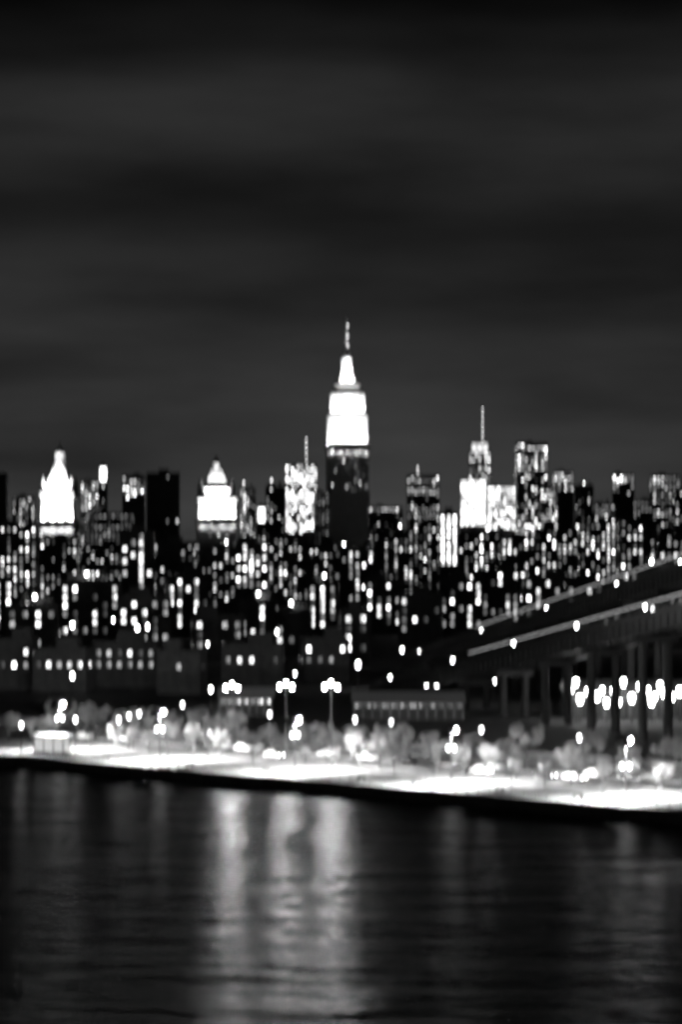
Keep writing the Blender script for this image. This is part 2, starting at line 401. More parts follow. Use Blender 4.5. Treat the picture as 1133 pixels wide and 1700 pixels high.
# ------------------------------------------------------------------ windows and buildings
def window_mesh(kind, E):
    b = MB()
    b.box(-.5, .5, -.03, .02, -.5, .5, 1)                                         # pane
    for x0, x1, z0, z1 in ((-.56,-.46,-.56,.56), (.46,.56,-.56,.56), (-.46,.46,.46,.56), (-.46,.46,-.56,-.46), (-.025,.025,-.46,.46)):
        b.box(x0, x1, -.09, .04, z0, z1, 0)
    return b.mesh('window', [M_frame, E])
WM = {k: window_mesh(k, e) for k, e in E_win.items()}
def put_windows(root, w, d, z0, z1, rw, style, p, hot, fh=3.3, bay=3.6, ww=1.7, wh=1.6, side=True, cap=280, y_front=None):
    """lit windows on the front (-Y) face and the two side faces, each its own part"""
    cells = []; p = min(.97, p*(1.5 if style in ('apt', 'office') else 1.1))
    nz_ = max(1, int((z1-z0)/fh)); nx = max(1, int((w-1.0)/bay)); ny = max(1, int((d-1.0)/bay))
    rowlit = [rw.random() for _ in range(nz_)]; collit = [rw.random() for _ in range(nx)]
    def lit(i, j):
        if style == 'apt': return rw.random() < p * (.45 + 1.1*collit[i % nx])
        if style == 'office': return rw.random() < (p*2.2 if rowlit[j] < .38 else p*.35)
        if style == 'grid': return rw.random() < p
        if style == 'stairs': return (i == nx//2) or rw.random() < p*.4
        return False
    for j in range(nz_):
        z = z0 + (j+.5)*(z1-z0)/nz_
        for i in range(nx):
            if lit(i, j): cells.append(((-w/2 + (i+.5)*w/nx, -d/2 if y_front is None else y_front, z), 0.0))
        if side:
            for s_ in (-1, 1):
                for i in range(ny):
                    if lit(i, j) and rw.random() < .8: cells.append(((s_*w/2, -d/2 + (i+.5)*d/ny, z), s_*math.pi/2))
    if len(cells) > cap: cells = rw.sample(cells, cap)
    for loc, rz in cells:
        k = hot if isinstance(hot, str) else ('hot' if rw.random() < hot else ('mid' if rw.random() < .5 else 'dim'))
        link('window', WM[k], root, loc, rz, (ww, 1.0, wh))
TANK = MB().cyl(0,0,2.2,5.2,1.7,1.7,12).cyl(0,0,5.2,6.6,1.85,.1,12).mesh('water_tank', M_bark)
TLEG = MB().box(-1.3,-1.1,-1.3,-1.1,0,2.3).box(1.1,1.3,-1.3,-1.1,0,2.3).box(-1.3,-1.1,1.1,1.3,0,2.3).box(1.1,1.3,1.1,1.3,0,2.3).mesh('tank_stand', M_metal)
def building(name, label, x0, x1, ytop, D, style='apt', p=.2, hot=.15, d=None, rz=None, m=None, fh=3.2, bay=3.6, ww=1.9, wh=1.7, tank=None, zlow=None, lamp_px=None, lampE=None, fins=False, cap=280, cat='building', group=None, mast=None):
    rw = random.Random(hash_(label)); w = (x1-x0)/F*D; ztop = CZ-(ytop-HY)/F*D; H = ztop-GZ
    d = d or min(max(12, w*.6), 40); rz = rw.uniform(-.16, .16) if rz is None else rz
    cxm = (x0+x1)/2
    r = empty(name, Vector(((cxm-CX)/F*D, D, GZ)), rz)
    m = m or rw.choice([M_brick, M_brick, M_conc])
    b = MB().box(-w/2, w/2, -d/2, d/2, -.5, H-.6)
    nx = max(1, int((w-1)/bay))
    for i in range(nx+1):                           # shallow piers between the bays
        x = -w/2 + i*w/nx; b.box(x-.22, x+.22, -d/2-.18, -d/2+.1, 0, H-1.2)
    b.box(-w/2-.25, w/2+.25, -d/2-.3, -d/2+.02, 3.6, 4.2)
    b.build('wall', m, r)
    c = MB()
    for x0_, x1_, y0_, y1_ in ((-w/2-.2, w/2+.2, -d/2-.25, -d/2+.25), (-w/2-.2, w/2+.2, d/2-.25, d/2+.25), (-w/2-.2, -w/2+.25, -d/2+.25, d/2-.25), (w/2-.25, w/2+.2, -d/2+.25, d/2-.25)):
        c.box(x0_, x1_, y0_, y1_, H-.62, H+.5)
    c.build('parapet', m, r)
    bx = rw.uniform(-.25, .25)*w; bw = min(8, w*.4)
    MB().box(bx-bw/2, bx+bw/2, -d*.2, d*.3, H-.65, H+3.2).box(bx-bw/2-.2, bx+bw/2+.2, -d*.2-.2, d*.3+.2, H+3.2, H+3.5).build('roof_bulkhead', m, r)
    if tank or (tank is None and style == 'apt' and rw.random() < .45 and w > 14):
        tx = -bx if abs(bx) > 3 else w*.3
        link('tank_stand', TLEG, r, (tx, 0, H-.6)); link('water_tank', TANK, r, (tx, 0, H-.6))
    if fins:
        for i in range(nx+1):
            x = -w/2 + i*w/nx; MB().box(x-.25, x+.25, -d/2-.6, -d/2-.15, H*.5, H+2.5).build('fin', m, r)
    z0 = 5.0 if zlow is None else max(5.0, CZ-(zlow-HY)/F*D-GZ)
    put_windows(r, w, d, z0, H-1.4, rw, style, p*(1.6 if D < 1500 else 1.0), hot, fh, bay, ww, wh, cap=cap, y_front=-d/2)
    if mast:
        MB().cyl(0,0,H-.6,H+mast*.6,.9,.5,6).cyl(0,0,H+mast*.6,H+mast,.45,.15,6).build('mast', M_rail, r, (bx, d*.05, 0))
        for q in [(k_+.5)/max(2, round(mast/9)) for k_ in range(max(2, round(mast/9)))]:
            MB().ball((0,0,0), 1.1, 1.1, 8, 5).build('beacon', E_sign, r, (bx, d*.05, H+mast*q+.6))
    if lamp_px is not None:
        lx = max(-w/2+.6, min(w/2-.6, (lamp_px-cxm)/F*D))
        link('lamp_post', UNIT_POST, r, (lx, -d/2+.5, H+.3), scale=(1, 1, 2.2))
        E = lampE or E_city
        link('roof_lamp', cached(('rl', E.name), lambda: MB().cyl(0,0,-.3,.3,.5,.75,10).ball((0,0,.3),.75,.5,10,6).mesh('roof_lamp', E)), r, (lx, -d/2+.5, H+2.9))
    return tag(r, label, cat, group)
def hash_(s):
    h = 17
    for ch in s: h = (h*131 + ord(ch)) % 2147483647
    return h

# --- skyline, far to near
T = [
 ('office_block','black slab cut off by the left edge of the view', -45,11,786,2500,'apt',.03,.0,{'m':M_darkglass,'rz':.0}),
 ('office_block','low grey tower with dim lit top left of the stepped floodlit tower', 22,58,825,3600,'apt',.35,.1,{}),
 ('office_tower','narrow tower with a full grid of lit windows right of the stepped floodlit tower', 134,164,800,3900,'grid',.75,.3,{'fh':4.2,'bay':4.4,'ww':2.6,'wh':2.2}),
 ('office_tower','tower with bright upper floors left of the black slab', 204,240,790,3700,'office',.5,.45,{'fh':4,'bay':4.5,'ww':2.8,'wh':2.2,'zlow':835}),
 ('office_block','tall black slab between the two floodlit crowned towers', 244,298,786,2300,'apt',.035,.25,{'m':M_darkglass,'rz':.03,'tank':False,'fh':3.6}),
 ('apartment_block','broad dim apartment block in front of the bright-topped tower', 146,218,852,2800,'office',.42,'dim',{'m':M_conc,'fh':3.6,'bay':4.2,'ww':2.6,'wh':1.9}),
 ('office_tower','slender tower just right of the crowned tower with corner pinnacles', 398,424,812,3500,'apt',.4,.15,{'mast':10}),
 ('office_tower','black tower between the small lantern tower and the bright tower', 442,474,808,2900,'apt',.1,.1,{'mast':8}),
 ('office_tower','white glaring office tower with masts left of the tallest tower', 474,526,772,4200,'grid',.85,'hot',{'fh':4.2,'bay':4.2,'ww':3.0,'wh':2.6,'m':M_stone,'mast':42,'zlow':885,'cap':290}),
 ('office_block','grey block wedged between the glaring tower and the tallest tower', 522,548,818,3300,'office',.35,'dim',{}),
 ('office_block','wide low office block right of the tallest tower', 612,668,842,3600,'office',.3,.12,{'fh':3.8,'bay':4.5,'ww':2.6}),
 ('office_tower','pale tower with lit top floors left of the blazing stair block', 676,730,790,4000,'office',.38,.12,{'fh':4.2,'bay':4.6,'ww':2.8,'wh':2.2,'mast':14}),
 ('office_tower','tower with a glowing box top and tall mast at right', 780,816,752,4700,'office',.4,.3,{'fh':4.4,'bay':4.6,'ww':3,'wh':2.4,'mast':78,'m':M_stone}),
 ('office_tower','glaring white office slab below the tower with the tall mast', 765,806,797,4400,'grid',.97,'hot',{'fh':4.6,'bay':4.2,'ww':3.2,'wh':3.2,'m':M_stone,'zlow':872,'cap':295}),
 ('office_block','broad bright office block with fins right of the glaring slab', 808,864,808,4500,'grid',.8,.7,{'fh':4.6,'bay':4.8,'ww':3.4,'wh':2.8,'fins':True,'m':M_stone,'zlow':878,'cap':290}),
 ('office_tower','tallest tower on the right with scattered bright floors', 858,908,736,4300,'office',.5,.35,{'fh':4.4,'bay':4.6,'ww':3.2,'wh':2.4,'zlow':895,'cap':300,'rz':.08}),
 ('office_block','short block leaning on the tallest tower of the right side', 898,926,812,4000,'office',.45,.3,{'fh':4,'ww':2.6}),
 ('office_tower','tower with a bright finned crown right of the tallest right-hand tower', 920,952,784,4100,'grid',.8,.5,{'fins':True,'zlow':815,'fh':4.4,'bay':4.2,'ww':2.8,'wh':2.4}),
 ('office_tower','dark tower with one blazing roof lamp near the right', 955,986,806,3700,'apt',.12,.1,{'lamp_px':970,'lampE':E_street}),
 ('apartment_block','mid-height block right of the tower with the blazing roof lamp', 984,1022,838,3200,'apt',.35,.15,{'ww':2.2}),
 ('office_tower','tower with a lit crown second from the right', 1018,1054,788,3600,'office',.5,.5,{'zlow':822,'fh':4,'bay':4.2,'ww':2.8,'wh':2.4}),
 ('apartment_block','dim block between the two rightmost towers', 1052,1084,832,3000,'office',.35,'dim',{}),
 ('office_tower','rightmost wide tower of dim windows', 1082,1128,790,3400,'office',.32,.12,{'fh':4,'bay':4.4,'ww':2.6}),
 ('apartment_block','block cut off by the right edge of the view', 1118,1168,815,2600,'apt',.15,.1,{}),
 # middle ranks
 ('apartment_block','far left block behind the front rank, below the dim grey tower', -10,62,872,1900,'apt',.34,.22,{}),
 ('apartment_block','block at the foot of the stepped floodlit tower', 60,132,893,2100,'apt',.3,.15,{}),
 ('apartment_block','block below the dim broad apartment block', 130,200,905,2200,'office',.26,.2,{}),
 ('apartment_block','block with a blazing column of stair windows at left', 202,256,882,1500,'stairs',.3,'mid',{'ww':2.4,'wh':2.2,'rz':.0}),
 ('apartment_block','block in front of the tall black slab', 256,326,900,1700,'apt',.26,.15,{}),
 ('apartment_block','block below the crowned tower with corner pinnacles', 322,400,908,1900,'apt',.24,.15,{'lamp_px':375}),
 ('apartment_block','block with a bright facade below the small lantern tower', 392,446,900,1700,'grid',.62,.35,{'zlow':975,'ww':2.2}),
 ('apartment_block','block below the glaring white tower', 444,508,893,2300,'apt',.28,.15,{}),
 ('apartment_block','block left of the foot of the tallest tower', 506,562,903,2300,'apt',.24,.12,{}),
 ('apartment_block','block at the foot of the tallest tower with a lamp on its roof', 556,622,912,1700,'apt',.28,.18,{'lamp_px':572}),
 ('apartment_block','block right of the foot of the tallest tower', 618,684,880,2300,'apt',.3,.2,{'lamp_px':662}),
 ('apartment_block','block below the pale tower, left of the blazing stair block', 680,732,868,2500,'apt',.3,.15,{}),
 ('apartment_block','narrow blazing block of stair windows right of centre', 730,760,852,1800,'grid',.97,'hot',{'bay':2.7,'fh':2.9,'ww':2.0,'wh':1.9,'zlow':938,'rz':.0,'d':14}),
 ('apartment_block','block below the glaring white office slab', 764,832,885,2100,'apt',.34,.3,{'lamp_px':812,'lampE':E_street}),
 ('apartment_block','block below the tallest right-hand tower', 828,894,893,1900,'apt',.3,.2,{}),
 ('apartment_block','block right below the tower with the finned crown', 890,960,878,2000,'apt',.33,.2,{}),
 ('apartment_block','block below the tower with the blazing roof lamp', 956,1032,868,2200,'apt',.34,.25,{}),
 ('apartment_block','long block behind the upper ramp at right', 1028,1096,862,1900,'apt',.3,.2,{}),
 ('apartment_block','block behind the upper ramp touching the right edge', 1094,1170,885,1600,'apt',.26,.2,{}),
 # front ranks
 ('housing_block','front rank block at the left edge with a roof lamp', 12,98,1005,1000,'apt',.26,.1,{'lamp_px':60}),
 ('housing_block','block cut by the left edge behind the front rank', -30,22,960,1250,'apt',.3,.2,{}),
 ('housing_block','front rank block with a bright roof lamp, second from the left', 102,200,965,1180,'apt',.24,.1,{'lamp_px':145,'lampE':E_street}),
 ('housing_block','low front rank block behind the close pair of lamps', 196,282,990,1080,'apt',.28,.15,{}),
 ('housing_block','front rank block below the tall black slab', 276,345,955,1300,'apt',.3,.12,{}),
 ('housing_block','low front rank block behind the bright globe lamp', 318,402,1022,980,'apt',.2,.1,{}),
 ('housing_block','front rank block with roof lamp left of the glaring tower', 400,462,998,1150,'apt',.26,.15,{'lamp_px':432}),
 ('housing_block','front rank block with roof lamp under the glaring tower', 458,516,1015,1040,'apt',.22,.12,{'lamp_px':486}),
 ('housing_block','front rank block with roof lamp left under the tallest tower', 512,562,967,1300,'apt',.34,.15,{'lamp_px':540}),
 ('housing_block','narrow front rank block of many lit windows under the tallest tower', 564,612,1012,950,'apt',.5,.2,{'zlow':1095}),
 ('housing_block','front rank block right under the tallest tower', 606,668,962,1350,'apt',.24,.12,{}),
 ('housing_block','front rank block behind the low end of the upper ramp', 664,735,985,1200,'apt',.26,.12,{}),
 ('housing_block','front rank block below the blazing stair block', 728,800,962,1300,'apt',.24,.1,{'rz':.05}),
 ('housing_block','front rank block above the middle of the upper ramp', 796,872,945,1400,'apt',.22,.12,{}),
 ('housing_block','front rank block behind the ramps, left of the right pair', 866,945,958,1250,'apt',.22,.12,{}),
 ('housing_block','left block of the right pair behind the ramps', 940,1032,968,1150,'apt',.24,.12,{}),

 ('row_house','low row of flats at far left above the kiosk', -20,58,1062,790,'apt',.5,.15,{'d':11,'bay':2.7,'fh':2.9,'ww':1.3,'wh':1.4,'tank':False}),
 ('row_house','low row of flats behind the far left lamps', 62,150,1078,770,'apt',.5,.12,{'d':11,'bay':2.7,'fh':2.9,'ww':1.3,'wh':1.4,'tank':False}),
 ('row_house','low flats under the close pair of lamps at left', 158,262,1066,800,'apt',.5,.12,{'d':11,'bay':2.7,'fh':2.9,'ww':1.3,'wh':1.4,'tank':False}),
 ('row_house','low flats left of the flood masts', 268,338,1082,760,'apt',.5,.1,{'d':11,'bay':2.7,'fh':2.9,'ww':1.3,'wh':1.4,'tank':False}),
 ('row_house','low flats behind the flood masts', 372,470,1070,800,'apt',.5,.12,{'d':11,'bay':2.7,'fh':2.9,'ww':1.3,'wh':1.4,'tank':False}),
 ('row_house','low flats under the tallest tower, left of the ramp foot', 500,575,1060,840,'apt',.5,.15,{'d':11,'bay':2.7,'fh':2.9,'ww':1.3,'wh':1.4,'tank':False}),
 ('housing_block','right block of the right pair behind the ramps', 1030,1150,945,1150,'apt',.24,.15,{'lamp_px':1080,'lampE':E_street}),
]
for (n, lb, x0, x1, yt, D, st, p, hot, kw) in T:
    if D < 1500 and not isinstance(hot, str): hot = hot*1.6 + .05
    building(n, lb, x0, x1, yt, D, st, p, hot, cat='tower' if n == 'office_tower' else 'building', **kw)

# --- floodlights on a crown: fixture part and its lamp
FIX = MB().taper(0,0,0,1.0,.9,.9,1.5,1.5).mesh('floodlight', M_metal)
def crown_spot(root, loc, target, power, angle=70, blend=.6, fix=True):
    if fix: link('floodlight', FIX, root, Vector(loc)-Vector((0,0,.5)))
    ld = bpy.data.lights.new('flood_beam', 'SPOT'); ld.energy = power; ld.spot_size = math.radians(angle); ld.spot_blend = blend; ld.shadow_soft_size = .5
    o = bpy.data.objects.new('flood_beam', ld); COL.objects.link(o); o.parent = root
    v = Vector(target)-Vector(loc) ; o.location = Vector(loc)+Vector((0,0,.75)); o.rotation_euler = v.to_track_quat('-Z', 'Y').to_euler()
    return o

bt = [o for o in bpy.data.objects if o.get('label') == 'tower with a glowing box top and tall mast at right'][0]
zt = CZ-(752-HY)/F*4700-GZ
MB().box(-15,15,-10.5,8,zt+.5,zt+1.2).box(-15,15,-10.5,8,zt+15,zt+16.2).build('box_frame', M_stone, bt)
for x in (-14.2,-4.8,4.8,14.2): MB().box(x-.5,x+.5,-10.4,-9.4,zt+1.1,zt+15.1).build('box_post', M_stone, bt)
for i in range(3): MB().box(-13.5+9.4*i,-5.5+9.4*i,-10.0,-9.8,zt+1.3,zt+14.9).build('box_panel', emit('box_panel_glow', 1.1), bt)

# --- the tallest tower (stepped limestone shaft, floodlit crown, mast)
D = 4600.0; p = at(576, 930, D)
esb = empty('skyscraper', Vector((p.x, D, GZ)), math.radians(5)); tag(esb, 'tallest stepped skyscraper with floodlit crown and needle mast at centre', 'skyscraper')
z = lambda y: CZ-(y-HY)/F*D-GZ
b = MB(); b.box(-40,40,-30,30,-.5,95).box(-36,36,-26,26,94.9,150).box(-33,33,-22,22,149.9,z(742)); b.build('lower_shaft', M_stone, esb)
for x in (-33, -22, -11, 11, 22, 33):
    MB().box(x-1.1, x+1.1, -22.9, -21.8, 100, z(742)-.5).build('pier', M_stone, esb)
b = MB(); b.box(-32,32,-18,18,z(742)-.1,z(690)).box(-28,28,-16,16,z(690)-.1,z(655)).box(-22,22,-13,13,z(655)-.1,z(640))
for x in (-31.5,-22,-13,13,22,31.5): b.box(x-1.4,x+1.4,-19.2,-17.8,z(742),z(692))
for x in (-27.5,-18,-9,9,18,27.5): b.box(x-1.2,x+1.2,-17.0,-15.8,z(690),z(657))
b.build('crown', M_stone, esb)
b = MB().box(-11.5,11.5,-10,10,z(640)-.1,z(628)).cyl(0,0,z(628)-.1,z(596),9.2,8.6,16)
for a in range(4):
    c_, s_ = math.cos(a*math.pi/2+math.pi/4), math.sin(a*math.pi/2+math.pi/4)
    b.tube((c_*10.8,s_*10.8,z(629)),(c_*8.8,s_*8.8,z(597)),1.5,1.0,6)
b.cyl(0,0,z(596)-.1,z(588),9.0,6.6,16).cyl(0,0,z(588)-.1,z(580),6.0,1.8,16)
b.build('mast_tower', M_stone, esb)
b = MB().cyl(0,0,z(582)-.2,z(562),1.5,1.1,8).cyl(0,0,z(562)-.1,z(545),1.0,.6,8).cyl(0,0,z(545)-.1,z(528),.5,.2,6)
for y in (576,568,560,552): b.cyl(0,0,z(y),z(y)+1.4,2.2,2.2,8)
b.build('antenna', M_rail, esb)
for y in (574, 558, 541):
    MB().ball((0,0,0),1.3,1.3,8,5).build('beacon', E_sign, esb, (R.choice((-1.5,1.5)),-1.2,z(y)))
rw = random.Random(5)
for y0_, y1_, w_, d_ in ((z(860), z(748), 66, 44),):
    put_windows(esb, w_, d_, y0_, y1_, rw, 'apt', .10, .35, 4.0, 4.6, 2.2, 2.4, cap=120)
PW = 3.2e5
for x in (-27,-13,0,13,27):
    crown_spot(esb, (x,-30,z(742)-1), (x*.9,-17,z(700)), PW*1.1, 95)
for x in (-25,-12,0,12,25):
    crown_spot(esb, (x,-24,z(690)+1), (x*.7,-14,z(658)), PW*.8, 95)
for x in (-9,9):
    crown_spot(esb, (x,-19.5,z(640)+1), (x*.3,-7,z(612)), PW*1.8, 80)
    crown_spot(esb, (x*1.4,-19.5,z(640)+1), (x*.2,-7,z(596)), PW*4.5, 36)
for x in (-37,37):
    crown_spot(esb, (x,-6,z(742)-1), (x*.6,-6,z(690)), PW*1.0, 95)
MB().box(-38,38,-33,21.5,z(742)-3,z(742)-1.6).build('flood_ledge', M_stone, esb)
MB().box(-30,30,-26,15,z(690)-.9,z(690)+.3).build('flood_ledge', M_stone, esb)
MB().box(-16,16,-21,13,z(640)-.8,z(640)+.4).build('flood_ledge', M_stone, esb)

for x in (-27,-13,0,13,27):
    crown_spot(esb, (x,-31,z(742)-5.5), (x,-22,z(742)-26), PW*.22, 100)  # downward beams added for a fading lit fringe under the crown

# --- stepped floodlit tower at left
D = 3200.0; p = at(99, 930, D); z = lambda y: CZ-(y-HY)/F*D-GZ
t1 = empty('floodlit_tower', Vector((p.x, D, GZ)), math.radians(-6)); tag(t1, 'floodlit stepped stone tower with tall lantern spire at far left', 'tower')
b = MB().box(-20,20,-17,17,-.5,z(868)); b.build('shaft', M_stone, t1)
b = MB().box(-19,19,-16,16,z(868)-.1,z(862)).box(-15.5,15.5,-13,13,z(862)-.1,z(826)).box(-20,20,-17,17,z(826),z(818)).box(-15,15,-13,13,z(818)-.1,z(806))
b.taper(0,0,z(806)-.1,z(776),26,24,13,12)
b.build('stepped_crown', M_stone, t1)
for i in range(8):
    MB().cyl(0,0,z(862),z(826)+.1,1.1,1.0,8).build('column', M_stone, t1, (-17.5+i*5,-15.3,0))
for sx in (-1,1):
    for sy in (-1,1):
        MB().box(-2,2,-2,2,z(818)-.1,z(806)).taper(0,0,z(806)-.1,z(792),4,4,.6,.6).build('corner_urn', M_stone, t1, (sx*16.5,sy*13.5,0))
b = MB().cyl(0,0,z(776)-.1,z(770),6.5,6.5,12).cyl(0,0,z(770),z(755),3.4,3.4,10).cyl(0,0,z(755),z(752),6,6,12).cyl(0,0,z(752)-.1,z(742),5.2,1.2,12).cyl(0,0,z(742)-.1,z(733),.8,.2,6)
for i in range(8): b.cyl(5.2*math.cos(i*.785),5.2*math.sin(i*.785),z(770)-.1,z(755)+.1,.6,.6,6)
b.build('lantern', M_stone, t1)
MB().box(-20,20,-22,-16.9,z(818)-.6,z(818)+.5).build('flood_ledge', M_stone, t1)
MB().box(-24,24,-26,17.5,z(868)-2.5,z(868)-1.0).build('flood_ledge', M_stone, t1)
for x in (-16,-5,5,16):
    crown_spot(t1, (x,-24,z(868)-.5), (x,-13,z(838)), PW*1.1, 95)
    crown_spot(t1, (x*.9,-20.5,z(818)+1), (x*.3,-6,z(785)), PW*.55, 80)
for x in (-3,3): crown_spot(t1, (x,-15.5,z(818)+1), (0,-3,z(760)), PW*.9, 50)
for x in (-14,-5,5,14): crown_spot(t1, (x,-25,z(868)-5), (x,-17,z(868)-20), PW*.2, 100)  # extra beams added below the ledge so the shaft top fades out
rw = random.Random(9); put_windows(t1, 40, 34, 20, z(880), rw, 'apt', .08, .2, cap=70, ww=2, wh=2)

# --- crowned tower with corner pinnacles
D = 3900.0; p = at(359, 930, D); z = lambda y: CZ-(y-HY)/F*D-GZ
t2 = empty('floodlit_tower', Vector((p.x, D, GZ)), math.radians(7)); tag(t2, 'floodlit tower with central spire and corner pinnacles left of centre', 'tower')
MB().box(-27,27,-20,20,-.5,z(864)).build('shaft', M_stone, t2)
b = MB().box(-24,24,-17,17,z(864)-.1,z(834)).box(-27,27,-20,20,z(834),z(829)).box(-22,22,-15,15,z(829)-.1,z(812)).taper(0,0,z(812)-.1,z(780),34,26,15,13).cyl(0,0,z(780)-.1,z(770),6.5,6,10).cyl(0,0,z(770)-.1,z(757),6.4,.5,10)
b.build('crown', M_stone, t2)
for i in range(9): MB().cyl(0,0,z(864),z(834)+.1,1.3,1.2,8).build('column', M_stone, t2, (-24.8+i*6.2,-18.6,0))
for sx in (-1,1):
    for sy in (-1,1):
        MB().cyl(0,0,z(829)-.1,z(812),3.2,3.2,8).cyl(0,0,z(812)-.1,z(796),3.6,.3,8).build('pinnacle', M_stone, t2, (sx*22.5,sy*16,0))
MB().box(-28,28,-22,-19.9,z(829)-.6,z(829)+.5).build('flood_ledge', M_stone, t2)
MB().box(-30,30,-30,20.5,z(864)-2.5,z(864)-1.0).build('flood_ledge', M_stone, t2)
for x in (-22,-11,0,11,22):
    crown_spot(t2, (x,-28,z(864)-.5), (x,-16,z(836)), PW*1.1, 95)
for x in (-12,0,12):
    crown_spot(t2, (x,-20.5,z(829)+1), (x*.45,-5,z(790)), PW*1.3, 85)
for x in (-21,-7,7,21): crown_spot(t2, (x,-28.5,z(864)-5), (x,-20,z(864)-22), PW*.2, 100)  # added beams pointing down, a soft lower edge for the lit crown
rw = random.Random(19); put_windows(t2, 54, 40, 20, z(878), rw, 'apt', .06, .2, cap=70, ww=2, wh=2)

# --- slim towers with blazing lanterns
def lantern_tower(label, px, y_top, y_bot, D, w, m=M_conc):
    p = at(px, 930, D); z = lambda y: CZ-(y-HY)/F*D-GZ
    r = empty('lantern_tower', Vector((p.x, D, GZ)), .1); tag(r, label, 'tower')
    MB().box(-w/2,w/2,-w/2,w/2,-.5,z(y_bot)).box(-w/2-.6,w/2+.6,-w/2-.6,w/2+.6,z(y_bot)-3,z(y_bot)-1.5).build('shaft', m, r)
    zz0, zz1 = z(y_bot), z(y_top)
    b = MB()
    for sx in (-1,1):
        for sy in (-1,1): b.box(sx*w*.42-.7, sx*w*.42+.7, sy*w*.42-.7, sy*w*.42+.7, zz0-.1, zz0+(zz1-zz0)*.72)
    b.build('lantern_frame', M_stone, r)
    MB().box(-w*.36,w*.36,-w*.36,w*.36,zz0-.05,zz0+(zz1-zz0)*.70).build('lantern_glass', E_sign, r)
    MB().taper(0,0,zz0+(zz1-zz0)*.715,zz1,w*1.05,w*1.05,1.0,1.0).build('lantern_roof', M_stone, r)
    rw = random.Random(px); put_windows(r, w, w, 20, zz0-6, rw, 'apt', .25, .1, cap=50, ww=2, wh=2)
lantern_tower('slim tower with a blazing lantern top right of the stepped floodlit tower', 171, 768, 798, 3800, 12)
lantern_tower('slim tower with a blazing lantern top right of the pinnacled tower', 434, 835, 866, 3000, 10)

# ------------------------------------------------------------------ ramps of the bridge
def ramp_bridge(name, label, A, B, zA, zB, width, ext0, ext1, lamps, lamp_label, lamp_h=4.0):
    A, B = Vector(A), Vector(B); dr = (B-A); Ln = dr.length; dr.normalize(); nr = Vector((-dr.y, dr.x))
    if nr.y < 0: nr = -nr                       # towards the far side
    P = lambda s, t, z: Vector((A.x+dr.x*s+nr.x*t, A.y+dr.y*s+nr.y*t, z))
    zz = lambda s: zA+(zB-zA)*s/Ln
    root = empty(name, Vector((A.x, A.y, GZ)), 0); tag(root, label, 'bridge ramp'); o0 = root.location
    def bar(b, s0, s1, t0, t1, h0, h1):
        vs = [P(s,t,zz(s)+h)-o0 for h in (h0,h1) for s,t in ((s0,t0),(s1,t0),(s1,t1),(s0,t1))]
        b.add(vs, [(0,3,2,1),(4,5,6,7),(0,1,5,4),(1,2,6,5),(2,3,7,6),(3,0,4,7)])
    s0, s1 = -ext0, Ln+ext1; w = width/2
    b = MB(); bar(b, s0, s1, -w, w, -.5, 0); b.build('deck', mat('deck_asphalt', .045, .85, .3, .5), root)
    for t in (-w*.8, w*.8):
        b = MB(); bar(b, s0, s1, t-.35, t+.35, -3.2, -.5); bar(b, s0, s1, t-.7, t+.7, -3.4, -3.2)
        s = s0+2
        while s < s1: bar(b, s-.12, s+.12, t-.62, t+.62, -3.2, -.5); s += 4
        b.build('girder', M_steel, root)
    for t in (-w+.15, w-.15):
        b = MB(); bar(b, s0, s1, t-.15, t+.15, 0, .8); b.build('parapet', M_steel, root)
        for h in (1.2, 1.75, 2.3):
            b = MB(); bar(b, s0, s1, t-.08, t+.08, h-.12, h+.12); b.build('handrail', M_steel, root)
        s = s0+1
        while s < s1:
            b = MB(); bar(b, s-.08, s+.08, t-.06, t+.06, .8, 2.35); b.build('rail_post', M_steel, root); s += 6
    if 'upper' in label:
        for t in (-w+.15, w-.15):
            b = MB(); bar(b, s0, Ln*.55, t-.06, t+.06, 2.43, 2.55); b.build('added_rail_glow', emit('rail_line_glow', 1.3, None, False), root)  # glowing bars added in place of lamp-lit handrail lines
    s = s0+8
    while s < s1-5:
        zt = zz(s)-3.5
        if zt > GZ+2:
            b = MB()
            for t in (-w*.6, w*.6):
                c = P(s,t,0)-o0; b.cyl(c.x,c.y,0,zt-GZ-1.2,1.0,.85,10)
            c0, c1 = P(s,-w,0)-o0, P(s,w,0)-o0
            u = Vector((dr.x,dr.y,0))*.9
            pts = [Vector((c0.x,c0.y,0))-u, Vector((c1.x,c1.y,0))-u, Vector((c1.x,c1.y,0))+u, Vector((c0.x,c0.y,0))+u]
            lo, hi = [q+Vector((0,0,zt-GZ-1.25)) for q in pts], [q+Vector((0,0,zt-GZ+.05)) for q in pts]
            b.add(lo+hi, [(0,3,2,1),(4,5,6,7),(0,1,5,4),(1,2,6,5),(2,3,7,6),(3,0,4,7)])
            b.build('pier', mat('dark_pier_concrete', .045, .9, .3, .4), root)  # very dark concrete, used for the piers alone
        s += 32
    for i, px in enumerate(lamps):
        k = (px-CX)/F; t_ = w-.5 if name == 'bridge_ramp' else w-.5
        Ax, Ay = A.x+nr.x*t_, A.y+nr.y*t_
        s = (Ax-k*Ay)/(k*dr.y-dr.x)
        q = P(s, t_, zz(s))
        lamp(q, q.z+lamp_h-.4, E_bridge, lamp_label.format(ords(i)), 'street lamp', lamp_label.format('')[:40].strip()+' group' if False else ('lamps on the upper ramp' if 'upper' in lamp_label else 'lamps on the lower ramp'), 'ramp_lamp', 'globe')
ramp_bridge('bridge_ramp', 'upper steel bridge ramp rising to the right edge', (67.9,680), (27.1,950), 40-.0065*680-4, 40-.0315*950-4, 11, 130, 10,
            [1130, 1025, 908, 800, 697], '{} lamp from the right on the upper ramp')
